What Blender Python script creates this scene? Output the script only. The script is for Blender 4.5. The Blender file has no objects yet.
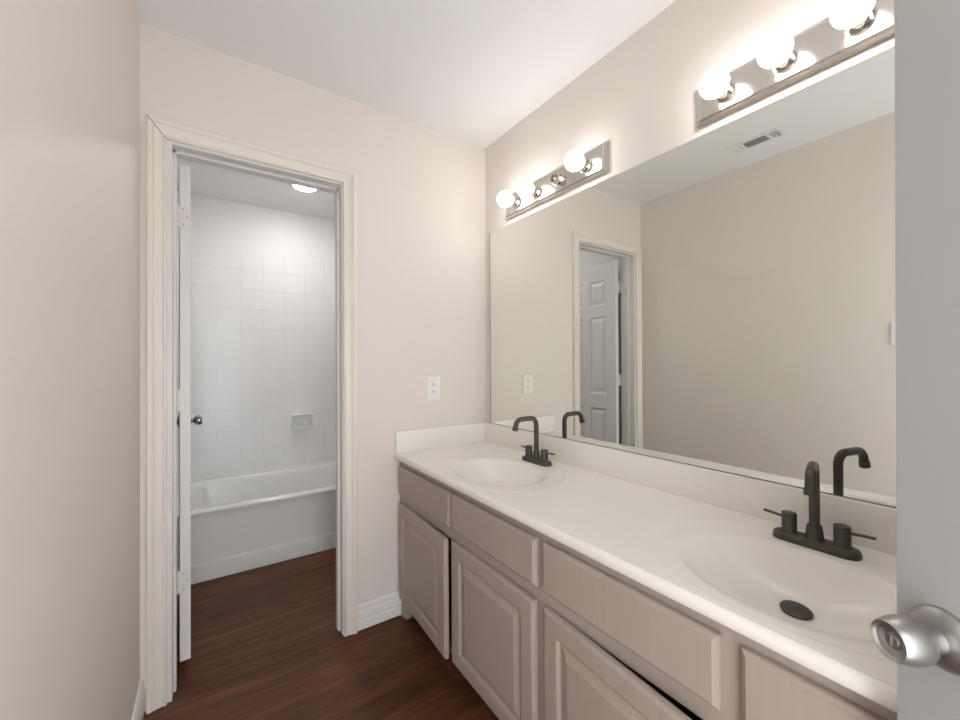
import bpy, bmesh, math, random
from mathutils import Vector, Matrix

random.seed(7)
S = bpy.context.scene
COL = S.collection
R = math.radians

# ------------------------------------------------------------------ camera
CAM_H = 1.24
yaw, pitch, roll = R(34.278), R(0.352), R(-0.27)
F = Vector((math.sin(yaw) * math.cos(pitch), math.cos(yaw) * math.cos(pitch), math.sin(pitch)))
Rt = Vector((math.cos(yaw), -math.sin(yaw), 0))
Up = Rt.cross(F)
Rt2 = Rt * math.cos(roll) + Up * math.sin(roll)
Up2 = Rt2.cross(F)
cam_data = bpy.data.cameras.new('camera')
cam_data.sensor_fit = 'HORIZONTAL'
cam_data.sensor_width = 36.0
cam_data.lens = 36.0 * 399.84 / 960.0
cam_data.clip_start = 0.02
cam = bpy.data.objects.new('camera', cam_data)
M = Matrix((Rt2, Up2, -F)).transposed().to_4x4()
M.translation = Vector((0, 0, CAM_H))
cam.matrix_world = M
COL.objects.link(cam)
S.camera = cam

# ------------------------------------------------------------------ world, exposure, lights
world = bpy.data.worlds.new('world')
S.world = world
world.use_nodes = True
world.node_tree.nodes['Background'].inputs[0].default_value = (0.95, 0.975, 1.0, 1)   # even fill light added in place of an unseen room behind the doorway
world.node_tree.nodes['Background'].inputs[1].default_value = 4.3
S.view_settings.view_transform = 'Standard'
S.view_settings.look = 'None'
S.view_settings.exposure = 0.64
S.view_settings.gamma = 1.0
S.view_settings.use_curve_mapping = False
try:
    S.cycles.max_bounces = 14
    S.cycles.diffuse_bounces = 8
    S.cycles.glossy_bounces = 6
    S.cycles.sample_clamp_indirect = 6.0
except Exception:
    pass

BULB_STRENGTH = 10.5          # globe bulbs of the two vanity lights
CAN_STRENGTH = 84.0           # ceiling light of the tub room

# ------------------------------------------------------------------ dimensions
XL, XR = -0.199, 1.312          # left wall, right (mirror) wall
YF = 1.862                      # far wall, room side
YT = 1.980                      # far wall, tub-room side
YB = -0.36                      # back wall, room side
YTB = 3.53                      # back wall of the tub alcove
ZC = 2.463
ZCT = 0.797                     # counter top
XC = 0.755                      # counter front edge
XM = 1.296                      # mirror surface

# ------------------------------------------------------------------ materials
def new_mat(name):
    m = bpy.data.materials.new(name)
    m.use_nodes = True
    nt = m.node_tree
    b = nt.nodes['Principled BSDF']
    return m, nt, b

def plain(name, col, rough=0.5, metal=0.0, noise=0.03, scale=30.0, bump=0.0, bscale=200.0, spec=0.5):
    m, nt, b = new_mat(name)
    b.inputs['Roughness'].default_value = rough
    b.inputs['Metallic'].default_value = metal
    b.inputs['Specular IOR Level'].default_value = spec
    tc = nt.nodes.new('ShaderNodeTexCoord')
    n = nt.nodes.new('ShaderNodeTexNoise')
    n.inputs['Scale'].default_value = scale
    n.inputs['Detail'].default_value = 3
    nt.links.new(tc.outputs['Object'], n.inputs['Vector'])
    mx = nt.nodes.new('ShaderNodeMix')
    mx.data_type = 'RGBA'
    a = [max(0, c * (1 - noise)) for c in col]
    c2 = [min(1, c * (1 + noise)) for c in col]
    mx.inputs['A'].default_value = (*a, 1)
    mx.inputs['B'].default_value = (*c2, 1)
    nt.links.new(n.outputs['Fac'], mx.inputs['Factor'])
    nt.links.new(mx.outputs['Result'], b.inputs['Base Color'])
    if bump > 0:
        n2 = nt.nodes.new('ShaderNodeTexNoise')
        n2.inputs['Scale'].default_value = bscale
        n2.inputs['Detail'].default_value = 2
        nt.links.new(tc.outputs['Object'], n2.inputs['Vector'])
        bp = nt.nodes.new('ShaderNodeBump')
        bp.inputs['Strength'].default_value = bump
        bp.inputs['Distance'].default_value = 0.002
        nt.links.new(n2.outputs['Fac'], bp.inputs['Height'])
        nt.links.new(bp.outputs['Normal'], b.inputs['Normal'])
    return m

def emitter(name, col, strength):
    m, nt, b = new_mat(name)
    b.inputs['Base Color'].default_value = (0.9, 0.9, 0.9, 1)
    b.inputs['Roughness'].default_value = 0.2
    b.inputs['Emission Color'].default_value = (*col, 1)
    b.inputs['Emission Strength'].default_value = strength
    return m

def floor_mat():
    m, nt, b = new_mat('dark_wood_planks')
    tc = nt.nodes.new('ShaderNodeTexCoord')
    br = nt.nodes.new('ShaderNodeTexBrick')
    br.offset = 0.37
    br.inputs['Scale'].default_value = 1.0
    br.inputs['Brick Width'].default_value = 1.1
    br.inputs['Row Height'].default_value = 0.125
    br.inputs['Mortar Size'].default_value = 0.0010
    br.inputs['Mortar Smooth'].default_value = 0.2
    br.inputs['Color1'].default_value = (0.2, 0.2, 0.2, 1)
    br.inputs['Color2'].default_value = (0.8, 0.8, 0.8, 1)
    br.inputs['Mortar'].default_value = (0.0, 0.0, 0.0, 1)
    mp0 = nt.nodes.new('ShaderNodeMapping')
    mp0.inputs['Location'].default_value = (0.3, 0.04, 0)
    nt.links.new(tc.outputs['Object'], mp0.inputs['Vector'])
    nt.links.new(mp0.outputs['Vector'], br.inputs['Vector'])
    # grain: stretched along x
    mp = nt.nodes.new('ShaderNodeMapping')
    mp.inputs['Scale'].default_value = (2.4, 19.0, 1)
    nt.links.new(tc.outputs['Object'], mp.inputs['Vector'])
    # offset grain per plank
    add = nt.nodes.new('ShaderNodeVectorMath')
    add.operation = 'ADD'
    sc = nt.nodes.new('ShaderNodeVectorMath')
    sc.operation = 'SCALE'
    sc.inputs['Scale'].default_value = 9.0
    nt.links.new(br.outputs['Color'], sc.inputs[0])
    nt.links.new(mp.outputs['Vector'], add.inputs[0])
    nt.links.new(sc.outputs['Vector'], add.inputs[1])
    n = nt.nodes.new('ShaderNodeTexNoise')
    n.inputs['Scale'].default_value = 1.0
    n.inputs['Detail'].default_value = 6
    n.inputs['Roughness'].default_value = 0.62
    n.inputs['Distortion'].default_value = 0.6
    nt.links.new(add.outputs['Vector'], n.inputs['Vector'])
    cr = nt.nodes.new('ShaderNodeValToRGB')
    e = cr.color_ramp.elements
    e[0].position = 0.28
    e[0].color = (0.062, 0.0205, 0.0075, 1)
    e[1].position = 0.74
    e[1].color = (0.225, 0.088, 0.037, 1)
    x = cr.color_ramp.elements.new(0.5)
    x.color = (0.125, 0.043, 0.0165, 1)
    nt.links.new(n.outputs['Fac'], cr.inputs['Fac'])
    # plank to plank variation
    mx = nt.nodes.new('ShaderNodeMix')
    mx.data_type = 'RGBA'
    mx.blend_type = 'MULTIPLY'
    mx.inputs['Factor'].default_value = 0.45
    nt.links.new(cr.outputs['Color'], mx.inputs['A'])
    nt.links.new(br.outputs['Color'], mx.inputs['B'])
    nt.links.new(mx.outputs['Result'], b.inputs['Base Color'])
    b.inputs['Roughness'].default_value = 0.5
    b.inputs['Specular IOR Level'].default_value = 0.28
    bp = nt.nodes.new('ShaderNodeBump')
    bp.inputs['Strength'].default_value = 0.12
    bp.inputs['Distance'].default_value = 0.003
    nt.links.new(n.outputs['Fac'], bp.inputs['Height'])
    nt.links.new(bp.outputs['Normal'], b.inputs['Normal'])
    return m

def cabinet_mat():
    m, nt, b = new_mat('taupe_painted_oak')
    tc = nt.nodes.new('ShaderNodeTexCoord')
    mp = nt.nodes.new('ShaderNodeMapping')
    mp.inputs['Scale'].default_value = (40, 40, 3)
    nt.links.new(tc.outputs['Object'], mp.inputs['Vector'])
    n = nt.nodes.new('ShaderNodeTexNoise')
    n.inputs['Scale'].default_value = 2.0
    n.inputs['Detail'].default_value = 5
    nt.links.new(mp.outputs['Vector'], n.inputs['Vector'])
    cr = nt.nodes.new('ShaderNodeValToRGB')
    e = cr.color_ramp.elements
    e[0].position = 0.3
    e[0].color = (0.375, 0.315, 0.274, 1)
    e[1].position = 0.7
    e[1].color = (0.398, 0.334, 0.291, 1)
    nt.links.new(n.outputs['Fac'], cr.inputs['Fac'])
    nt.links.new(cr.outputs['Color'], b.inputs['Base Color'])
    b.inputs['Roughness'].default_value = 0.5
    bp = nt.nodes.new('ShaderNodeBump')
    bp.inputs['Strength'].default_value = 0.10
    bp.inputs['Distance'].default_value = 0.001
    nt.links.new(n.outputs['Fac'], bp.inputs['Height'])
    nt.links.new(bp.outputs['Normal'], b.inputs['Normal'])
    return m

WALL = plain('beige_wall_paint', (0.74, 0.692, 0.65), 0.62, bump=0.10, bscale=160, noise=0.012, scale=3)
CEIL = plain('white_ceiling_paint', (0.82, 0.82, 0.82), 0.8, bump=0.12, bscale=120, noise=0.01, scale=4)
TUBW = plain('white_wall_paint', (0.78, 0.78, 0.77), 0.5, bump=0.08, bscale=160, noise=0.01, scale=4)
TRIM = plain('cream_trim_paint', (0.76, 0.715, 0.655), 0.38, noise=0.015, scale=8)
BASE = plain('white_baseboard_paint', (0.80, 0.79, 0.77), 0.4, noise=0.015, scale=8)
JAMB = plain('grey_white_jamb_paint', (0.70, 0.69, 0.67), 0.4, noise=0.015, scale=8)
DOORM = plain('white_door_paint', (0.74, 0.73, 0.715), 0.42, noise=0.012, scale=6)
DOOR_SHADED = plain('shaded_grey_white_door_paint', (0.455, 0.45, 0.445), 0.45, noise=0.02, scale=5)  # entrance door colour darkened to hold the shade on its visible face
FLOOR = floor_mat()
CAB = cabinet_mat()
COUNTER = plain('cream_cultured_marble', (0.83, 0.805, 0.765), 0.22, noise=0.015, scale=5)
PORC = plain('white_porcelain', (0.78, 0.78, 0.775), 0.15, noise=0.01, scale=5)
TILE = plain('white_glazed_tile', (0.80, 0.80, 0.80), 0.20, noise=0.015, scale=7, bump=0.35, bscale=9, spec=0.32)
GROUT = plain('white_grout', (0.84, 0.84, 0.84), 0.7, noise=0.03, scale=20)
BRONZE = plain('oil_rubbed_bronze', (0.066, 0.057, 0.047), 0.42, metal=0.3, noise=0.15, scale=60)
CHROME = plain('polished_chrome', (0.70, 0.66, 0.62), 0.15, metal=1.0, noise=0.01, scale=10)
BRUSH = plain('brushed_nickel', (0.44, 0.43, 0.415), 0.40, metal=1.0, noise=0.04, scale=90)
DARKCH = plain('dark_chrome', (0.35, 0.35, 0.36), 0.15, metal=1.0, noise=0.02, scale=20)
PLASTIC = plain('white_plastic', (0.82, 0.80, 0.77), 0.35, noise=0.01, scale=10)
BLACK = plain('black_slot', (0.02, 0.02, 0.02), 0.7, noise=0.1)
VENTM = plain('white_vent_metal', (0.78, 0.78, 0.78), 0.45, noise=0.01)
VENTD = plain('grey_duct_metal', (0.30, 0.30, 0.31), 0.7, noise=0.05)
CHAN = plain('grey_mirror_channel', (0.30, 0.28, 0.26), 0.4, metal=0.7, noise=0.03)
MIRROR = plain('mirror_silver', (0.845, 0.852, 0.815), 0.004, metal=1.0, noise=0.0)
HINGE = plain('painted_hinge', (0.72, 0.69, 0.65), 0.4, noise=0.04, scale=80)
CERAMIC = plain('bulb_collar_white', (0.75, 0.73, 0.7), 0.4, noise=0.02)
BULB = emitter('lit_globe_bulb', (1.0, 0.975, 0.945), BULB_STRENGTH)
CAN = emitter('lit_ceiling_lens', (1.0, 0.98, 0.96), CAN_STRENGTH)

# ------------------------------------------------------------------ helpers
def link(name, bm, mat, parent=None, smooth=None, loc=None, rot=None, up_above=None):
    bmesh.ops.recalc_face_normals(bm, faces=bm.faces[:])
    if up_above is not None:
        bm.normal_update()
        for f in bm.faces:
            if f.calc_center_median().z > up_above and f.normal.z < -0.05:
                f.normal_flip()
    me = bpy.data.meshes.new(name)
    bm.to_mesh(me)
    bm.free()
    me.materials.append(mat)
    o = bpy.data.objects.new(name, me)
    COL.objects.link(o)
    if smooth is not None:
        for p in me.polygons:
            p.use_smooth = True
        me.set_sharp_from_angle(angle=R(smooth))
    if parent:
        o.parent = parent
    if loc:
        o.location = loc
    if rot:
        o.rotation_euler = rot
    return o

def tag(o, label, cat=None, group=None, kind=None):
    o['label'] = label
    if cat:
        o['category'] = cat
    if group:
        o['group'] = group
    if kind:
        o['kind'] = kind
    return o

def empty(name, loc, rz=0.0):
    o = bpy.data.objects.new(name, None)
    o.empty_display_size = 0.05
    o.location = loc
    o.rotation_euler = (0, 0, rz)
    COL.objects.link(o)
    return o

def add_box(bm, lo, hi, bevel=0.0, seg=1):
    t = bmesh.new()
    bmesh.ops.create_cube(t, size=1.0)
    c = [(lo[i] + hi[i]) / 2 for i in range(3)]
    s = [abs(hi[i] - lo[i]) for i in range(3)]
    for v in t.verts:
        v.co = Vector([c[i] + v.co[i] * s[i] for i in range(3)])
    if bevel > 0:
        bmesh.ops.bevel(t, geom=t.edges[:], offset=bevel, segments=seg, affect='EDGES', profile=0.5)
    merge(bm, t)

def merge(bm, t):
    me = bpy.data.meshes.new('tmp')
    t.to_mesh(me)
    t.free()
    bm.from_mesh(me)
    bpy.data.meshes.remove(me)

def bx(*args, **k):
    bm = bmesh.new()
    add_box(bm, *args, **k)
    return bm

def frame_of(axis):
    a = Vector(axis).normalized()
    h = Vector((0, 0, 1)) if abs(a.z) < 0.9 else Vector((1, 0, 0))
    u = a.cross(h).normalized()
    return a, u, a.cross(u)

def add_lathe(bm, org, axis, prof, n=32):
    """prof: list of (distance along axis, radius)"""
    a, u, w = frame_of(axis)
    org = Vector(org)
    rings = []
    for d, r in prof:
        if r < 1e-6:
            rings.append([bm.verts.new(org + a * d)])
        else:
            rings.append([bm.verts.new(org + a * d + (u * math.cos(2 * math.pi * k / n) + w * math.sin(2 * math.pi * k / n)) * r) for k in range(n)])
    for A, B in zip(rings, rings[1:]):
        for k in range(n):
            k2 = (k + 1) % n
            if len(A) == 1 and len(B) == 1:
                continue
            if len(A) == 1:
                bm.faces.new((A[0], B[k], B[k2]))
            elif len(B) == 1:
                bm.faces.new((A[k], B[0], A[k2]))
            else:
                bm.faces.new((A[k], B[k], B[k2], A[k2]))
    if len(rings[0]) > 1:
        bm.faces.new(rings[0])
    if len(rings[-1]) > 1:
        bm.faces.new(list(reversed(rings[-1])))

def add_tube(bm, pts, radii, n=20):
    pts = [Vector(p) for p in pts]
    if not hasattr(radii, '__len__'):
        radii = [radii] * len(pts)
    rings = []
    prev_u = None
    for i, p in enumerate(pts):
        t = (pts[min(i + 1, len(pts) - 1)] - pts[max(i - 1, 0)]).normalized()
        if prev_u is None:
            _, u, w = frame_of(t)
        else:
            u = (prev_u - t * prev_u.dot(t)).normalized()
            w = t.cross(u)
        prev_u = u
        rings.append([bm.verts.new(p + (u * math.cos(2 * math.pi * k / n) + w * math.sin(2 * math.pi * k / n)) * radii[i]) for k in range(n)])
    for A, B in zip(rings, rings[1:]):
        for k in range(n):
            k2 = (k + 1) % n
            bm.faces.new((A[k], B[k], B[k2], A[k2]))
    bm.faces.new(rings[0])
    bm.faces.new(list(reversed(rings[-1])))

def loft(bm, loops, cap0=False, cap1=False, closed=True):
    L = [[bm.verts.new(p) for p in lp] for lp in loops]
    n = len(L[0])
    for A, B in zip(L, L[1:]):
        for k in range(n if closed else n - 1):
            k2 = (k + 1) % n
            bm.faces.new((A[k], A[k2], B[k2], B[k]))
    if cap0:
        bm.faces.new(list(reversed(L[0])))
    if cap1:
        bm.faces.new(L[-1])
    return L

def add_prism(bm, prof, p0, p1, u, v):
    """profile (a,b) in axes u,v swept from p0 to p1"""
    u, v = Vector(u), Vector(v)
    loops = [[Vector(p) + u * a + v * b for a, b in prof] for p in (p0, p1)]
    loft(bm, loops, True, True)

def rect_loop(c, u, v, n, hu, hv, h):
    """rectangle loop about c with half sizes hu, hv raised h along n"""
    return [c + u * (sx * hu) + v * (sy * hv) + n * h for sx, sy in ((-1, -1), (1, -1), (1, 1), (-1, 1))]

def rrect(x0, x1, y0, y1, r, n=6):
    pts = []
    for cx, cy, a0 in ((x1 - r, y1 - r, 0), (x0 + r, y1 - r, 90), (x0 + r, y0 + r, 180), (x1 - r, y0 + r, 270)):
        for k in range(n + 1):
            a = R(a0 + 90 * k / n)
            pts.append((cx + r * math.cos(a), cy + r * math.sin(a)))
    return pts

# ------------------------------------------------------------------ room shell
tag(link('floor', bx((XL - 0.12, -0.75, -0.05), (XR + 0.12, YTB + 0.12, 0.0)), FLOOR),
    'dark brown wood plank floor running from the vanity room into the tub room', 'floor', kind='structure')
tag(link('ceiling', bx((XL - 0.12, YB - 0.117, ZC), (XR + 0.12, YTB + 0.12, ZC + 0.08)), CEIL),
    'plain white ceiling above the vanity and the tub room', 'ceiling', kind='structure')
tag(link('wall_left', bx((XL - 0.12, YB, 0), (XL, YT, ZC)), WALL),
    'plain beige wall running along the left beside the doorway', 'wall', kind='structure')
tag(link('wall_right', bx((XR, YB, 0), (XR + 0.12, YT, ZC)), WALL),
    'beige wall behind the mirror and the two vanity lights', 'wall', kind='structure')

JL, JR, JT = -0.108, 0.508, 2.055       # clear opening of the tub-room doorway
JD = 0.016                               # jamb board thickness
bm = bmesh.new()
add_box(bm, (XL, YF, 0), (JL - JD, YT, ZC))
add_box(bm, (JR + JD, YF, 0), (XR, YT, ZC))
add_box(bm, (JL - JD, YF, JT + JD), (JR + JD, YT, ZC))
tag(link('wall_far', bm, WALL), 'beige wall at the far end holding the doorway and the outlet', 'wall', kind='structure')

# back wall with the entrance doorway, open to the added world fill light
EL, ER, ET = -0.15, 0.41, 2.06
bm = bmesh.new()
add_box(bm, (XL, YB - 0.117, 0), (EL, YB, ZC))
add_box(bm, (ER, YB - 0.117, 0), (XR, YB, ZC))
add_box(bm, (EL, YB - 0.117, ET), (ER, YB, ZC))
tag(link('wall_back', bm, WALL), 'beige wall with the entrance doorway behind the viewpoint', 'wall', kind='structure')
# tub room walls
tag(link('wall_tub_left', bx((XL - 0.12, YT, 0), (XL, YTB + 0.12, ZC)), TUBW),
    'white wall of the tub room on the side of the open door', 'wall', kind='structure')
tag(link('wall_tub_right', bx((XR, YT, 0), (XR + 0.12, YTB + 0.12, ZC)), TUBW),
    'white wall of the tub room at the far end of the bathtub', 'wall', kind='structure')
wtb = tag(link('wall_tub_back', bx((XL, YTB, 0), (XR, YTB + 0.12, ZC)), TUBW),
          'white wall behind the bathtub, tiled up to a straight top edge', 'wall', kind='structure')

def tile_field(org, u, v, n, nu, nv, first_u, sizes_v, thick, total_u, total_v):
    """one mesh of bevelled, very slightly tilted tiles on a grout bed"""
    bm = bmesh.new()
    z = 0.0
    g = 0.0003
    for j, hv in enumerate(sizes_v):
        x = 0.0
        while x < total_u - 1e-4:
            w = first_u if x == 0.0 else 0.152
            w = min(w, total_u - x)
            if w > 0.01:
                c = org + u * (x + w / 2) + v * (z + hv / 2)
                tu, tv = random.uniform(-.0035, .0035), random.uniform(-.0035, .0035)
                def lp(ins, h):
                    out = []
                    for sx, sy in ((-1, -1), (1, -1), (1, 1), (-1, 1)):
                        a, b = sx * (w / 2 - ins * 0.3), sy * (hv / 2 - ins)
                        out.append(c + u * a + v * b + n * (h + a * tu + b * tv))
                    return out
                loft(bm, [lp(g, 0), lp(g, thick - 0.0010), lp(g + 0.0004, thick - 0.0003), lp(g + 0.0014, thick)], False, True)
            x += w
        z += hv
    return bm

rows = [0.045] + [0.152] * 11
TZ0, TZ1 = 0.39, 0.39 + sum(rows)
tp = link('grout_bed', bx((XL, YTB - 0.006, TZ0), (XR, YTB, TZ1 - 0.001)), GROUT, wtb)
tl = tile_field(Vector((XL, YTB - 0.005, TZ0)), Vector((1, 0, 0)), Vector((0, 0, 1)), Vector((0, -1, 0)), 0, 0, 0.10, rows, 0.005, XR - XL, 0)
link('tile_panel', tl, TILE, wtb)['label'] = 'glossy white square wall tiles'

# doorway jambs (three boards + stop) --------------------------------------------------
tr = tag(empty('trim_1', ((JL + JR) / 2, (YF + YT) / 2, 0)), 'painted jamb lining the doorway to the tub room', 'door jamb', kind='structure')
def child(o, root):
    o.parent = root
    o.matrix_parent_inverse = Matrix.Translation(-Vector(root.location))
    return o
STOP0, STOP1 = YF + 0.045, YF + 0.080
bm = bx((JL - JD, YF, 0), (JL, YT, JT)); add_box(bm, (JL, STOP0, 0), (JL + 0.010, STOP1, JT), 0.001)
child(link('jamb_side', bm, JAMB), tr)
bm = bx((JR, YF, 0), (JR + JD, YT, JT)); add_box(bm, (JR - 0.010, STOP0, 0), (JR, STOP1, JT), 0.001)
child(link('jamb_side', bm, JAMB), tr)
bm = bx((JL - JD, YF, JT), (JR + JD, YT, JT + JD)); add_box(bm, (JL, STOP0, JT - 0.011), (JR, STOP1, JT), 0.001)
child(link('jamb_head', bm, JAMB), tr)
bm = bx((JR - 0.002, YT - 0.035, 0.915), (JR + 0.001, YT - 0.006, 0.975), 0.0005)
o = child(link('strike_plate', bm, BRUSH), tr); o['label'] = 'small metal strike plate'

# casing around the doorway, mitred ----------------------------------------------------
PROF = [(0, 0), (0, .009), (.002, .0115), (.006, .012), (.009, .010), (.012, .0088), (.020, .0105), (.030, .0135), (.035, .0165),
        (.0365, .0145), (.039, .0145), (.041, .0185), (.046, .0195), (.053, .0195), (.057, .0165), (.058, .013), (.058, 0)]
CL, CR, CT = JL - 0.016, JR + 0.005, JT + 0.008
def casing(root, y, sgn, cl, cr, ct, mat, gap=0.0, lift=(0.0, 0.0)):
    tilt = lambda a: lift[0] + (lift[1] - lift[0]) * a / PROF[-1][0]   # the head casing sits a little out of level
    def leg(xin, s):
        lo = [(xin + s * a, y + sgn * b, 0.0) for a, b in PROF]
        hi = [(xin + s * a, y + sgn * b, ct + a - (gap if s < 0 else 0) + (tilt(a) if s < 0 else 0)) for a, b in PROF]
        bm = bmesh.new(); loft(bm, [lo, hi], True, True)
        return bm
    child(link('casing_side', leg(cl, -1), mat), root)
    child(link('casing_side', leg(cr, 1), mat), root)
    a0 = [(cl - a + gap * 0.5, y + sgn * b, ct + a + tilt(a)) for a, b in PROF]
    a1 = [(cr + a, y + sgn * b, ct + a) for a, b in PROF]
    bm = bmesh.new(); loft(bm, [a0, a1], True, True)
    child(link('casing_head', bm, mat), root)
tr2 = tag(empty('trim_2', ((CL + CR) / 2, YF, 0)), 'cream moulded casing around the doorway to the tub room, mitre open at the upper corner', 'door casing', kind='structure')
casing(tr2, YF, -1, CL, CR, CT, TRIM, 0.0026, (0.003, 0.014))
tr3 = tag(empty('trim_3', ((CL + CR) / 2, YT, 0)), 'casing on the tub room side of the doorway', 'door casing', kind='structure')
casing(tr3, YT, 1, JL - 0.016, CR, CT, TRIM)

# baseboards -----------------------------------------------------------------------------
BPROF = [(0, 0), (.013, 0), (.013, .040), (.0105, .044), (.0105, .049), (.0125, .053), (.0125, .080), (.009, .086), (.009, .092), (.0105, .096), (.0095, .108), (.004, .114), (0, .115)]
bm = bmesh.new(); add_prism(bm, BPROF, (CR + .0585, YF, 0.004), (0.792, YF, 0.004), (0, -1, 0), (0, 0, 1))
tag(link('baseboard_far', bm, BASE), 'short white moulded baseboard between the doorway casing and the cabinet', 'baseboard', kind='structure')
bm = bmesh.new(); add_prism(bm, BPROF, (XL, YB + 0.02, 0.004), (XL, YF - 0.001, 0.004), (1, 0, 0), (0, 0, 1))
tag(link('baseboard_left', bm, BASE), 'white moulded baseboard along the beige side wall', 'baseboard', kind='structure')

# ------------------------------------------------------------------ tub-room door (six panels, open)
PIV = Vector((JL + 0.006, YT + 0.010, 0.0))
d1 = empty('door_1', PIV, R(93.0))
tag(d1, 'white six panel door standing open inside the tub room, seen on its hinged edge', 'door', kind='structure')
DW, DT, DZ0, DZ1 = 0.606, 0.035, 0.055, 2.040
def panel_door(width, thick, z0, z1, x0, y0, rects):
    """slab with moulded panels pressed into both faces; x along width, y = thickness"""
    bm = bmesh.new()
    xs = sorted({0.0, width} | {r[0] for r in rects} | {r[1] for r in rects})
    zs = sorted({z0, z1} | {r[2] for r in rects} | {r[3] for r in rects})
    for face, yy, nn in ((0, y0, -1), (1, y0 + thick, 1)):
        for i in range(len(xs) - 1):
            for j in range(len(zs) - 1):
                a, b, c, d = xs[i], xs[i + 1], zs[j], zs[j + 1]
                inside = any(r[0] <= a + 1e-6 and b <= r[1] + 1e-6 and r[2] <= c + 1e-6 and d <= r[3] + 1e-6 for r in rects)
                if not inside:
                    vs = [bm.verts.new((x0 + x, yy, z)) for x, z in ((a, c), (b, c), (b, d), (a, d))]
                    bm.faces.new(vs if nn < 0 else list(reversed(vs)))
        for r in rects:
            def lp(ins, dep):
                return [Vector((x0 + x, yy - nn * dep, z)) for x, z in ((r[0] + ins, r[2] + ins), (r[1] - ins, r[2] + ins), (r[1] - ins, r[3] - ins), (r[0] + ins, r[3] - ins))]
            loft(bm, [lp(0, 0), lp(.006, .007), lp(.012, .010), (lp(.018, .010)), lp(.042, .003)], False, True)
    def q(*p):
        bm.faces.new([bm.verts.new(v) for v in p])
    y1 = y0 + thick
    q((x0, y0, z0), (x0, y1, z0), (x0, y1, z1), (x0, y0, z1))
    q((x0 + width, y0, z0), (x0 + width, y1, z0), (x0 + width, y1, z1), (x0 + width, y0, z1))
    q((x0, y0, z1), (x0 + width, y0, z1), (x0 + width, y1, z1), (x0, y1, z1))
    q((x0, y0, z0), (x0 + width, y0, z0), (x0 + width, y1, z0), (x0, y1, z0))
    bmesh.ops.remove_doubles(bm, verts=bm.verts[:], dist=1e-5)
    return bm
rc = []
for a, b in ((0.095, 0.265), (0.341, 0.511)):
    rc += [(a, b, 1.70, 1.905), (a, b, 0.98, 1.61), (a, b, 0.27, 0.86)]
child_l = lambda o, root: (setattr(o, 'parent', root), o)[1]
child_l(link('door_slab', panel_door(DW, DT, DZ0, DZ1, 0.003, -0.046, rc), DOORM), d1)
for zc in (1.830, 1.095, 0.372):
    bm = bmesh.new()
    add_lathe(bm, (0, 0, zc - 0.044), (0, 0, 1), [(0, .0045), (0, .0055), (.088, .0055), (.088, .0045)], 14)
    add_lathe(bm, (0, 0, zc + 0.044), (0, 0, 1), [(0, .0045), (.004, .006), (.008, .003), (.009, 0)], 14)
    add_box(bm, (0.0005, -0.042, zc - 0.044), (0.0032, 0.002, zc + 0.044), 0.0004)
    h = child_l(link('hinge', bm, HINGE, smooth=40), d1)
    bm = bmesh.new()
    for dy, dz in ((-.022, .031), (-.034, 0), (-.022, -.031)):
        add_lathe(bm, (0.0007, dy, zc + dz), (-1, 0, 0), [(0, .0036), (.0004, .0036), (.0004, 0)], 10)
    child_l(link('screw', bm, BRUSH), h)
    # leaf on the jamb
    bm = bx((JL, YT - 0.038, zc - 0.044), (JL + 0.0025, YT + 0.004, zc + 0.044), 0.0004)
    o = child(link('hinge_leaf', bm, HINGE), tr)
def round_knob(z, x, y, sgn):
    bm = bmesh.new()
    add_lathe(bm, (x, y, z), (0, sgn, 0), [(0, .031), (.003, .031), (.007, .026), (.008, .012), (.024, .0105), (.028, .016), (.034, .0235),
                                          (.046, .0262), (.056, .0255), (.061, .022), (.062, .015), (.0615, 0)], 28)
    return bm
bm = round_knob(0.948, 0.003 + DW - 0.06, -0.046, -1)
t = round_knob(0.948, 0.003 + DW - 0.06, -0.011, 1)
child_l(link('door_knob', bm, DARKCH, smooth=35), d1)
child_l(link('door_knob', t, DARKCH, smooth=35), d1)

# ------------------------------------------------------------------ entrance door (flush, beside the camera)
dv = Vector((0.545, 0.839, 0)).normalized()
EDGE = Vector((0.716, 0.1218, 0)) + dv * 0.0083
EW = 0.56
HP = EDGE - dv * EW
d2 = empty('door_2', HP, math.atan2(dv.y, dv.x))
d2.rotation_euler.y = -0.0067                  # the door hangs very slightly out of plumb
tag(d2, 'plain grey white door with shade painted into its colour, standing open in front of the vanity, with a metal knob', 'door', kind='structure')
child_l(link('door_slab', bx((0, -0.035, 0.012), (EW, 0, 2.04), 0.0015, seg=2), DOOR_SHADED), d2)
KX, KZ = EW - 0.0525, 0.9215
KP = [(0, .0335), (.0025, .0335), (.006, .032), (.010, .0270), (.0125, .021), (.0135, .0145), (.0215, .0135), (.025, .0165), (.030, .0210), (.036, .0238),
      (.044, .0248), (.053, .0242), (.060, .0226), (.0655, .0208), (.0668, .0199), (.0662, .0188), (.0630, .0165), (.0615, .0105), (.0607, .0096), (.0607, 0)]
bm = bmesh.new(); add_lathe(bm, (KX, 0, KZ), (0, 1, 0), KP, 48)
kn = child_l(link('door_knob', bm, BRUSH, smooth=32), d2)
kn['label'] = 'brushed metal round knob with a turn button'
bm = bmesh.new()
add_lathe(bm, (KX, 0.0607, KZ), (0, 1, 0), [(0, .0078), (.0016, .0078), (.0022, .0070), (.0022, 0)], 24)
add_box(bm, (KX - 0.0012, 0.0625, KZ - 0.0060), (KX + 0.0012, 0.0645, KZ + 0.0060), 0.0004)
child_l(link('turn_button', bm, BRUSH, smooth=35), kn)
bm = bmesh.new(); add_lathe(bm, (KX, -0.035, KZ), (0, -1, 0), [(0, .0345), (.0025, .0345), (.011, .0275), (.0145, .0145), (.02, .0135)], 32)
child_l(link('rosette', bm, BRUSH, smooth=35), d2)

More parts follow.
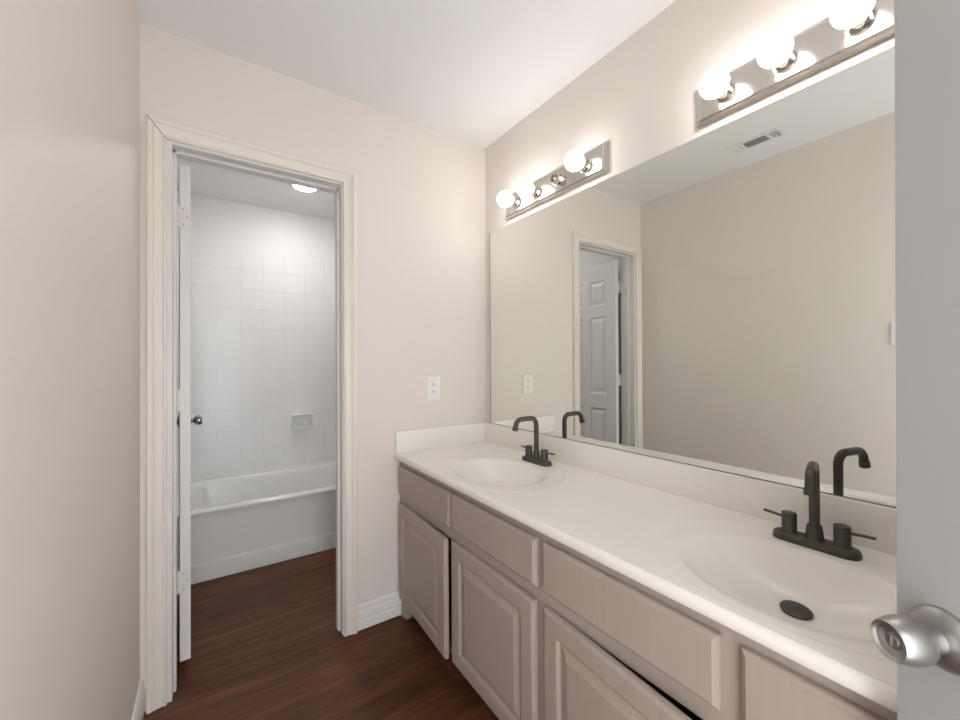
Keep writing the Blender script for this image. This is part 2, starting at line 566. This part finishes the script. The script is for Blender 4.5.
# ------------------------------------------------------------------ vanity cabinet
YV0 = YB + 0.01                     # near end, behind the entrance door
XF = 0.785                          # face frame plane
cab = empty('vanity_cabinet', (XF, (YF + YV0) / 2, 0))
tag(cab, 'long taupe painted vanity cabinet with raised panel doors under the cream countertop', 'vanity cabinet')
bm = bmesh.new()
ZF = ZCT - 0.030
add_box(bm, (XF + 0.019, YV0, 0.10), (XR - 0.004, YV0 + 0.018, ZF))
add_box(bm, (XF + 0.019, YF - 0.022, 0.0), (XR - 0.004, YF - 0.002, ZF))
add_box(bm, (XF + 0.019, YV0, 0.10), (XR - 0.004, YF - 0.022, 0.118))
add_box(bm, (XR - 0.012, YV0, 0.10), (XR - 0.004, YF - 0.022, ZF - 0.2))
child(link('carcass', bm, CAB), cab)
secs = [(1.838, 1.345), (1.333, 0.855), (0.826, 0.362), (0.326, -0.150)]
bm = bmesh.new()
add_box(bm, (XF + .0005, YV0, 0.726), (XF + 0.0185, YF - 0.002, ZF), 0.0006)        # top rail
add_box(bm, (XF + .0005, YV0, 0.552), (XF + 0.0185, YF - 0.002, 0.609), 0.0006)     # mid rail
add_box(bm, (XF + .0005, YV0, 0.1005), (XF + 0.0185, YF - 0.002, 0.128), 0.0006)     # bottom rail
edges = [YF - 0.002] + [s for sec in secs for s in sec] + [YV0]
for k in range(0, len(edges), 2):
    hi, lo = edges[k], edges[k + 1]
    add_box(bm, (XF, lo - (0.012 if k < len(edges) - 2 else 0), 0.100), (XF + 0.019, hi + (0.012 if k > 0 else 0), ZF), 0.0006)
child(link('face_frame', bm, CAB), cab)
# scrolled foot at the wall end and the recessed toe kick
pr = [(1.860, 0.0), (1.842, 0.0), (1.832, 0.004), (1.815, 0.006), (1.79, 0.012), (1.765, 0.024), (1.742, 0.046), (1.722, 0.072), (1.705, 0.088), (1.68, 0.098), (1.66, 0.102), (1.860, 0.102)]
bm = bmesh.new(); add_prism(bm, pr, (XF, 0, 0), (XF + 0.019, 0, 0), (0, 1, 0), (0, 0, 1))
child(link('scroll_foot', bm, CAB), cab)
child(link('toe_kick', bx((XF + 0.075, YV0, 0.0), (XF + 0.090, YF - 0.022, 0.10)), CAB), cab)

def slab_front(name, y0, y1, z0, z1):
    c = Vector((0, 0, 0)); u, v, n = Vector((0, -1, 0)), Vector((0, 0, 1)), Vector((-1, 0, 0))
    hu, hv = abs(y1 - y0) / 2, (z1 - z0) / 2
    bm = bmesh.new()
    loft(bm, [rect_loop(c, u, v, n, hu, hv, 0), rect_loop(c, u, v, n, hu, hv, .009), rect_loop(c, u, v, n, hu - .002, hv - .002, .0125),
              rect_loop(c, u, v, n, hu - .0065, hv - .0065, .0155), rect_loop(c, u, v, n, hu - .010, hv - .010, .019)], True, True)
    o = link(name, bm, CAB)
    o.location = Vector((XF - 0.0005, (y0 + y1) / 2, (z0 + z1) / 2))
    return child(o, cab)
def raised_door(y0, y1, z0, z1, ajar):
    """hinged at y0 (far side); its local origin is the hinge line"""
    wd, hv = abs(y0 - y1), (z1 - z0) / 2
    c = Vector((0, -wd / 2, 0)); u, v, n = Vector((0, -1, 0)), Vector((0, 0, 1)), Vector((-1, 0, 0))
    hu = wd / 2
    def lp(i, h): return rect_loop(c, u, v, n, hu - i, hv - i, h)
    st = 0.058
    bm = bmesh.new()
    loft(bm, [lp(0.055, 0.002), lp(0, 0), lp(0, .012), lp(.002, .0155), lp(.006, .018), lp(.009, .019), lp(st - .006, .019), lp(st - .002, .0175), lp(st, .012), lp(st + .001, .006)], False, False)
    o = link('door', bm, CAB)
    o.location = Vector((XF - 0.001, y0, (z0 + z1) / 2))
    o.rotation_euler = (0, 0, -R(ajar))
    child(o, cab)
    bm = bmesh.new()
    loft(bm, [lp(st - .004, .001), lp(st - .002, .0075), lp(st + .007, .0080), lp(st + .030, .0155), lp(st + .0325, .0168), lp(st + .034, .0172)], True, True)
    p = link('raised_panel', bm, CAB)
    p.parent = o
    return o
AJ = (1.9, 0.35, 3.4, 0.4)
for k, (a, b) in enumerate(secs):
    slab_front('drawer_front', a, b, 0.600, 0.738)
    raised_door(a - 0.006, b + 0.004, 0.101, 0.5605, AJ[k])

# ------------------------------------------------------------------ countertop with two moulded basins
top = empty('vanity_countertop', (1.03, (YF + YV0) / 2, ZCT))
tag(top, 'cream cultured marble countertop with two oval basins and a backsplash, on the taupe cabinet', 'countertop')
SINKS = ((1.003, 1.328), (1.003, 0.327))
AX, AY, AXF = 0.152, 0.212, 0.182           # bowl opening
OX, OY = 0.222, 0.292           # faint outer ring
PX0, PX1 = 0.775, 1.290         # patch that carries the basin (x)
PH = 0.330                      # half patch (y)
NSEG = 96
bowl_drain_dx = 0.028
def patch(cx, cy):
    bm = bmesh.new()
    rim = []
    ang = [2 * math.pi * k / NSEG for k in range(NSEG)]
    corners = [math.atan2(sy * PH / 1, (PX1 - cx if sx > 0 else PX0 - cx)) for sx, sy in ((1, 1), (-1, 1), (-1, -1), (1, -1))]
    corners = [c % (2 * math.pi) for c in corners]
    ang2 = ang[:]
    snap = {}
    for c, (sx, sy) in zip(corners, ((1, 1), (-1, 1), (-1, -1), (1, -1))):
        i = min(range(NSEG), key=lambda k: abs(ang[k] - c))
        snap[i] = (PX1 if sx > 0 else PX0, cy + sy * PH)
    def border(k):
        if k in snap:
            return snap[k]
        dx, dy = math.cos(ang[k]), math.sin(ang[k])
        t = 1e9
        if dx > 1e-9: t = min(t, (PX1 - cx) / dx)
        if dx < -1e-9: t = min(t, (PX0 - cx) / dx)
        if abs(dy) > 1e-9: t = min(t, PH / abs(dy))
        return (cx + dx * t, cy + dy * t)
    def ell(ax, ay, z, ox=0.0, front=None):
        out = []
        axb = ax
        for a in ang:
            ax = front if (front and math.cos(a) < 0) else axb
            # same polar angle as the border point, so the rings stay aligned
            r = 1.0 / math.sqrt((math.cos(a) / ax) ** 2 + (math.sin(a) / ay) ** 2)
            out.append(Vector((cx + ox + r * math.cos(a), cy + r * math.sin(a), z)))
        return out
    B = [Vector((*border(k), ZCT)) for k in range(NSEG)]
    E0 = ell(OX, OY, ZCT)
    mid = [B[k].lerp(E0[k], 0.85) for k in range(NSEG)]
    top_loops = [B, mid, E0, ell(OX - .003, OY - .003, ZCT - .0005), ell(OX - .008, OY - .008, ZCT - .0012), ell(OX - .014, OY - .014, ZCT - .0015),
                 ell(AX + .030, AY + .030, ZCT - .0020, front=.200), ell(AX + .012, AY + .012, ZCT - .0028, front=.194), ell(AX + .004, AY + .004, ZCT - .0046, front=AXF + .003)]
    loft(bm, top_loops)
    bowl = bmesh.new()
    depth = 0.079
    loops = [ell(AX + .004, AY + .004, ZCT - .0046, front=AXF + .003)]
    NB = 22
    for i in range(1, NB + 1):
        s = i / NB                        # 0 rim .. 1 drain
        rr = (1 - s) + 0.14 * s
        zz = ZCT - .0046 - depth * (math.sin(min(1.0, s * 1.02) * math.pi / 2) ** 0.86)
        zz -= 0.006 * s
        loops.append(ell(AX * rr * (1.0 if s < .02 else 1.0), AY * rr, zz, bowl_drain_dx * s, AXF * rr * (1 - s) + AX * rr * s))
    # drain throat
    loops.append(ell(0.020, 0.020, loops[-1][0].z - .003, bowl_drain_dx))
    loops.append(ell(0.019, 0.019, loops[-1][0].z - .030, bowl_drain_dx))
    loft(bowl, loops, False, True)
    return bm, bowl, loops[NB][0].z
slab = bmesh.new()
ys = [YF - 0.0185]
for cx, cy in SINKS:
    pbm, bowl, zb = patch(cx, cy)
    merge(slab, pbm)
    o = child(link('basin', bowl, COUNTER, smooth=50), top)
    dc = Vector((cx + bowl_drain_dx, cy, zb))
    bm = bmesh.new()
    add_lathe(bm, dc + Vector((0, 0, -0.003)), (0, 0, 1), [(0, .019), (0.0045, .0225), (0.0030, .0245), (-0.002, .0255)][::-1], 28)
    dr = child(link('drain_flange', bm, BRONZE, smooth=40), o)
    dr.matrix_parent_inverse = Matrix.Identity(4)
    bm = bmesh.new()
    tilt = Vector((-0.06, -0.10, 1)).normalized()
    # the basin in the corner has its stopper down, the other one stands open
    add_lathe(bm, dc + Vector((0.0, 0, -0.003 if cy > 1 else 0.003)), tilt, [(-0.022, .010), (-.003, .012), (-.001, .026), (.0015, .0285), (.004, .0275), (.006, .022), (.0068, .010), (.007, 0)], 32)
    st = link('drain_stopper', bm, BRONZE, smooth=40)
    st.parent = o
    st['label'] = 'dark bronze pop-up stopper'
    ys += [cy + PH, cy - PH]
ys.append(YV0)
# flat rectangles between the basin patches, and the strip behind
for a, b in ((ys[0] + 0.0185, ys[1]), (ys[2], ys[3]), (ys[4], ys[5])):
    slab.faces.new([slab.verts.new(p) for p in ((PX0, b, ZCT), (PX1, b, ZCT), (PX1, a, ZCT), (PX0, a, ZCT))])
slab.faces.new([slab.verts.new(p) for p in ((PX1, YV0, ZCT), (XR - .001, YV0, ZCT), (XR - .001, YF - .001, ZCT), (PX1, YF - .001, ZCT))])
# rolled no-drip front edge
EP = [(PX0, ZCT), (PX0 - .0015, ZCT - .0012), (PX0 - .003, ZCT - .0010), (PX0 - .0045, ZCT + .0006), (PX0 - .007, ZCT + .0018), (PX0 - .010, ZCT + .0020), (PX0 - .014, ZCT + .0006), (PX0 - .0175, ZCT - .0030),
      (PX0 - .0200, ZCT - .0085), (PX0 - .0205, ZCT - .015), (PX0 - .0200, ZCT - .022), (PX0 - .0175, ZCT - .0265), (PX0 - .013, ZCT - .029), (PX0 - .004, ZCT - .0298), (PX0 + .012, ZCT - .0298)]
L0 = [Vector((x, YF - .001, z)) for x, z in EP]
L1 = [Vector((x, YV0, z)) for x, z in EP]
loft(slab, [L0, L1], closed=False)
slab.faces.new([slab.verts.new(p) for p in L0] + [slab.verts.new((PX0 + .012, YF - .001, ZCT))])
slab.faces.new([slab.verts.new(p) for p in L1] + [slab.verts.new((PX0 + .012, YV0, ZCT))])
bmesh.ops.remove_doubles(slab, verts=slab.verts[:], dist=1e-5)
child(link('countertop_slab', slab, COUNTER, smooth=40, up_above=ZCT - 0.012), top)
ZBS = 0.9025
child(link('backsplash', bx((1.290, YV0, ZCT - .001), (XR - .001, YF - 0.0185, ZBS), 0.004, seg=3), COUNTER, smooth=40), top)
child(link('side_splash', bx((XC + .004, YF - 0.0185, ZCT - .001), (XR - .001, YF - .0008, ZBS), 0.004, seg=3), COUNTER, smooth=40), top)

# ------------------------------------------------------------------ faucets
def build_faucet(x, y, label, swivel=0.0):
    f = empty('faucet', (x, y, ZCT - 0.0020))
    tag(f, label, 'faucet', 'bronze centre set faucets')
    # oblong deck plate with a domed edge
    bm = bmesh.new()
    def ov(hx, hy, z, n=10):
        pts = []
        for k in range(2 * n + 1):
            a = math.pi * k / (2 * n)
            pts.append((hx * math.cos(a), (hy - hx) + hx * math.sin(a), z))
        for k in range(2 * n + 1):
            a = math.pi + math.pi * k / (2 * n)
            pts.append((hx * math.cos(a), -(hy - hx) + hx * math.sin(a), z))
        return pts
    loft(bm, [ov(.0262, .0842, 0), ov(.0270, .0850, .004), ov(.0262, .0842, .011), ov(.0232, .0812, .0165), ov(.0185, .0765, .0185), ov(.012, .070, .019)], True, True)
    link('deck_plate', bm, BRONZE, f, smooth=45)
    # spout: collar, post, bend, arm, bend, nozzle
    bm = bmesh.new()
    add_lathe(bm, (0, 0, 0.017), (0, 0, 1), [(0, .0185), (.004, .0185), (.030, .0150), (.034, .0140), (.036, .0110)], 28)
    r, H, reach = .0106, .198, .122
    pts = [(0, 0, .045), (0, 0, .10)]
    rb = .030
    for k in range(0, 9):
        a = R(90 * k / 8)
        pts.append((-rb + rb * math.cos(a), 0, H - rb + rb * math.sin(a)))
    pts.append((-0.055, 0, H + .0005))
    tb = .028
    x0 = -reach + tb + .006
    for k in range(0, 9):
        a = R(90 + 74 * k / 8)
        pts.append((x0 + tb * math.cos(a), 0, H - tb + tb * math.sin(a)))
    d = Vector((-math.sin(R(16)) , 0, -math.cos(R(16))))
    e = Vector(pts[-1])
    pts += [tuple(e + d * .010), tuple(e + d * .018)]
    add_tube(bm, pts, r, 20)
    link('spout', bm, BRONZE, f, smooth=45, rot=(0, 0, R(swivel)))
    bm = bmesh.new()
    add_lathe(bm, e + d * .012, d, [(0, .0106), (.0005, .0124), (.015, .0124), (.0165, .0108), (.0165, .008), (.013, .0078), (.013, 0)], 24)
    link('aerator', bm, BRONZE, f, smooth=40, rot=(0, 0, R(swivel)))
    for s in (1, -1):
        bm = bmesh.new()
        add_lathe(bm, (0, s * .0508, .017), (0, 0, 1), [(0, .0170), (.003, .0165), (.004, .0158), (.047, .0158), (.0485, .0150), (.049, .0135), (.049, 0)], 28)
        h = link('handle', bm, BRONZE, f, smooth=40)
        bm = bmesh.new()
        add_tube(bm, [(0.001, s * (.0508 + .012), .052), (0.002, s * (.0508 + .030), .0535), (0.003, s * (.0508 + .056), .055)], .0034, 12)
        link('lever', bm, BRONZE, h, smooth=40)
    return f
build_faucet(1.207, 1.330, 'dark bronze faucet at the basin in the far corner by the outlet')
build_faucet(1.206, 0.3445, 'dark bronze faucet at the basin beside the open door with the metal knob', 13)

# ------------------------------------------------------------------ mirror
mir = empty('wall_mirror', (XM, 0.8, ZBS))
tag(mir, 'large frameless mirror on the wall above the backsplash', 'mirror')
MY0, MY1, MZ0, MZ1 = -0.19, 1.797, ZBS + 0.003, 1.958
child(link('glass', bx((XM, MY0, MZ0), (XM + 0.006, MY1, MZ1), 0.0008), MIRROR), mir)
bm = bx((XM - 0.0006, MY0, ZBS + 0.0005), (XM + 0.0072, MY1, MZ0 - 0.0002))
child(link('bottom_channel', bm, CHAN), mir)
child(link('backing_board', bx((XM + 0.0065, MY0 + .004, MZ0), (XR - 0.0005, MY1 - 0.003, MZ1 - .004)), CHAN), mir)
bm = bmesh.new()
add_box(bm, (XM + 0.0002, MY1 + .0004, MZ0), (XM + 0.008, MY1 + 0.0065, MZ1))
child(link('side_channel', bm, CHAN), mir)

# ------------------------------------------------------------------ vanity light bars
def light_bar(yc, label, missing, sp=0.1515):
    zc = 2.0515
    L = empty('vanity_light', (XR, yc - .004, zc))
    tag(L, label, 'wall light', 'four socket light bars above the mirror')
    u, v, n = Vector((0, -1, 0)), Vector((0, 0, 1)), Vector((-1, 0, 0))
    hu, hv = .324, .0610
    bm = bmesh.new()
    o0 = Vector((-0.0008, 0, 0))
    loft(bm, [rect_loop(o0, u, v, n, hu, hv, 0), rect_loop(o0, u, v, n, hu, hv, .010), rect_loop(o0, u, v, n, hu - .002, hv - .002, .0115), rect_loop(o0, u, v, n, hu - .013, hv - .010, .0135),
              rect_loop(o0, u, v, n, hu - .016, hv - .0125, .0195), rect_loop(o0, u, v, n, hu - .019, hv - .015, .021)], True, True)
    link('back_plate', bm, CHROME, L)
    for k in range(4):
        y = (1.5 - k) * sp + .004
        bm = bmesh.new()
        add_lathe(bm, (-.0205, y, .000), n, [(0, .0300), (.002, .0300), (.004, .0265), (.026, .0250), (.030, .0235), (.030, .0205), (.008, .0195), (.008, 0)], 28)
        link('socket', bm, CHROME, L, smooth=35)
        if k == missing:
            continue
        bm = bmesh.new()
        prof = [(.032, 0.0135), (.046, .0140), (.052, .0165)]
        cx, rad = .0880, .0390
        for q in range(0, 15):
            a = R(155 - 155 * q / 14)
            prof.append((cx + rad * math.cos(a) * -1 * -1, rad * math.sin(a)))
        prof[-1] = (cx + rad, 0)
        add_lathe(bm, (0, y, .000), n, prof, 28)
        b = link('bulb', bm, BULB, L, smooth=60)
    return L
light_bar(1.341, 'chrome four socket light bar at the corner end, one socket without a bulb', 2)
light_bar(0.347, 'chrome four socket light bar at the door end with a bulb in every socket', -1)

# ------------------------------------------------------------------ outlet, switch, vent
out = empty('wall_outlet', (0.972, YF, 1.106))
tag(out, 'white two socket wall outlet on the beige wall above the side splash', 'outlet')
u, v, n = Vector((1, 0, 0)), Vector((0, 0, 1)), Vector((0, -1, 0))
def rl(hu, hv, h, c=Vector((0, 0, 0))): return rect_loop(c, u, v, n, hu, hv, h)
bm = bmesh.new()
loft(bm, [rl(.040, .060, 0), rl(.040, .060, .003), rl(.0385, .0585, .0052), rl(.036, .056, .006)], True, True)
link('cover_plate', bm, PLASTIC, out)
for s in (1, -1):
    bm = bmesh.new()
    pts = [(x, z) for x, z in rrect(-.0165, .0165, -.014, .014, .010, 5)]
    loft(bm, [[Vector((x, -.006, z + s * .0195)) for x, z in pts], [Vector((x, -.0075, z + s * .0195)) for x, z in pts]], False, True)
    sk = link('receptacle', bm, PLASTIC, out)
    bm = bmesh.new()
    add_box(bm, (-.0078, -.0079, s * .0195 + .0005), (-.0052, -.0072, s * .0195 + .0095))
    add_box(bm, (.0052, -.0079, s * .0195 + .0010), (.0078, -.0072, s * .0195 + .0085))
    add_lathe(bm, (0, -.0072, s * .0195 - .006), (0, -1, 0), [(0, .0030), (.0007, .0030), (.0007, 0)], 12)
    link('slot', bm, BLACK, sk)
bm = bmesh.new(); add_lathe(bm, (0, -.006, 0), (0, -1, 0), [(0, .0035), (.0008, .003), (.001, 0)], 12)
link('screw', bm, PLASTIC, out)

sw = empty('light_switch', (XL, 0.452, 1.372))
tag(sw, 'white light switch plate on the plain side wall, seen at the mirror edge', 'light switch')
u, v, n = Vector((0, 1, 0)), Vector((0, 0, 1)), Vector((1, 0, 0))
bm = bmesh.new()
loft(bm, [rl(.036, .059, 0.0002), rl(.036, .059, .003), rl(.0345, .0575, .0052), rl(.032, .055, .006)], True, True)
link('cover_plate', bm, PLASTIC, sw)
bm = bmesh.new()
add_box(bm, (.0055, -.005, -.012), (.0075, .005, .012), .0005)
add_box(bm, (.0065, -.0035, .000), (.015, .0035, .008), .001)
link('toggle', bm, PLASTIC, sw)

vent = empty('ceiling_vent', (0.072, 0.964, ZC))
tag(vent, 'white slatted air vent in the ceiling, reflected in the mirror', 'vent')
bm = bmesh.new()
hx, hy = .058, .140
add_box(bm, (-hx, -hy, -.005), (-hx + .020, hy, -.0003), .001)
add_box(bm, (hx - .020, -hy, -.005), (hx, hy, -.0003), .001)
add_box(bm, (-hx + .02, -hy, -.005), (hx - .02, -hy + .028, -.0003), .001)
add_box(bm, (-hx + .02, hy - .028, -.005), (hx - .02, hy, -.0003), .001)
add_box(bm, (-hx + .02, .056, -.005), (hx - .02, .070, -.0003), .001)
add_box(bm, (-hx + .02, -.070, -.005), (hx - .02, -.056, -.0003), .001)
link('vent_frame', bm, VENTM, vent)
link('duct', bx((-hx + .01, -hy + .02, -.0012), (hx - .01, hy - .02, -.0004)), VENTD, vent)
for k in range(5):
    bm = bmesh.new()
    xx = -.028 + k * .014
    add_prism(bm, [(.0035, -.0045), (.0026, -.0048), (-.0035, -.0016), (-.0026, -.0013)], (xx, -.056, 0), (xx, .056, 0), (1, 0, 0), (0, 0, 1))
    link('slat', bm, VENTM, vent)
for s in (1, -1):
    for k in range(3):
        bm = bmesh.new()
        yy = s * (.079 + k * .0125)
        add_prism(bm, [(-.0045, -.0045), (-.0035, -.0048), (.0035, -.0016), (.0025, -.0013)], (-hx + .02, yy, 0), (hx - .02, yy, 0), (0, -s, 0), (0, 0, 1))
        link('slat', bm, VENTM, vent)

# ------------------------------------------------------------------ bathtub
tub = empty('bathtub', ((XL + XR) / 2, 2.78, 0))
tag(tub, 'white bathtub with a plain stepped apron below the tiled wall', 'bathtub')
TX0, TX1, TY0, TY1 = XL + .002, XR - .002, 2.785, YTB - .012
def tl(x0, x1, y0, y1, r, z, dy=0.0):
    return [Vector((x, (y + dy if y < (y0 + y1) / 2 else y), z)) for x, y in rrect(x0, x1, y0, y1, r, 8)]
bm = bmesh.new()
loops = [tl(TX0, TX1, TY0 - .008, TY1, .004, 0.0), tl(TX0, TX1, TY0 - .012, TY1, .004, .088), tl(TX0, TX1, TY0 - .010, TY1, .004, .098), tl(TX0, TX1, TY0 + .004, TY1, .004, .106),
         tl(TX0, TX1, TY0 + .008, TY1, .004, .340), tl(TX0, TX1, TY0 + .006, TY1, .004, .366), tl(TX0, TX1, TY0 - .002, TY1, .004, .378), tl(TX0, TX1, TY0 - .004, TY1, .005, .390),
         tl(TX0, TX1, TY0 + .004, TY1, .008, .400), tl(TX0 + .012, TX1 - .012, TY0 + .018, TY1 - .01, .012, .404), tl(TX0 + .07, TX1 - .07, TY0 + .060, TY1 - .045, .10, .402),
         tl(TX0 + .082, TX1 - .082, TY0 + .072, TY1 - .055, .10, .392), tl(TX0 + .095, TX1 - .095, TY0 + .082, TY1 - .062, .10, .36), tl(TX0 + .16, TX1 - .13, TY0 + .12, TY1 - .10, .11, .12),
         tl(TX0 + .19, TX1 - .16, TY0 + .15, TY1 - .13, .11, .085), tl(TX0 + .30, TX1 - .3, TY0 + .22, TY1 - .2, .10, .078)]
loft(bm, loops, False, True)
child(link('tub_shell', bm, PORC, smooth=40), tub)
bm = bx((TX0, TY1 - .003, .398), (TX1, TY1 + .001, .412), 0.001)
child(link('caulk_bead', bm, GROUT), tub)

# soap dish on the tile wall -------------------------------------------------------------
sd = empty('soap_dish', (0.638, YTB - .010, 0.772))
tag(sd, 'white ceramic soap dish with a curved lip set into the tiled wall', 'soap dish')
w, h, dp = .080, .062, .034
def dish_loop(a, b, hh): return [Vector((x, -hh, z)) for x, z in rrect(-a, a, -b, b, .012, 5)]
bm = bmesh.new()
loft(bm, [dish_loop(w, h, 0), dish_loop(w, h, .006), dish_loop(w - .004, h - .004, .010), dish_loop(w - .012, h - .012, .010), dish_loop(w - .016, h - .016, .0), dish_loop(w - .02, h - .02, -.002)], True, True)
link('back_plate', bm, PORC, sd, smooth=40)
bm = bmesh.new()
N = 17
up, lo = [], []
loopsA = []
for k in range(N):
    a = math.pi * k / (N - 1)
    x = -w * 0.98 * math.cos(a)
    yv = -.012 - .060 * math.sin(a) ** 0.5
    loopsA.append((x, yv))
secs_d = []
for k in range(N):
    x, yv = loopsA[k]
    secs_d.append([Vector((x, -.002, -h + .004)), Vector((x, yv + .004, -h + .006)), Vector((x, yv, -h + .016)), Vector((x * .99, yv - .001, -h + .030)), Vector((x * .96, min(yv + .006, -.006), -h + .030)), Vector((x * .94, min(yv + .009, -.005), -h + .016)), Vector((x * .94, -.004, -h + .014))])
loft(bm, secs_d, True, True)
link('tray_lip', bm, PORC, sd, smooth=50)
bm = bmesh.new()
add_box(bm, (-w, -.040, h - .020), (w, 0, h), .006, seg=2)
link('top_ledge', bm, PORC, sd, smooth=50)

# ceiling light of the tub room ----------------------------------------------------------
cl = empty('ceiling_light', (0.552, 2.935, ZC))
tag(cl, 'round white lit ceiling light inside the tub room above the bathtub', 'ceiling light')
bm = bmesh.new(); add_lathe(bm, (0, 0, -.0004), (0, 0, -1), [(0, .092), (.006, .092), (.012, .084), (.013, .076), (.008, .075), (.008, .070)], 40)
link('trim_ring', bm, PORC, cl, smooth=40)
bm = bmesh.new(); add_lathe(bm, (0, 0, -.007), (0, 0, -1), [(0, .0745), (.004, .0740), (.012, .062), (.017, .040), (.019, .018), (.0193, 0)], 40)
link('lens', bm, CAN, cl, smooth=60)
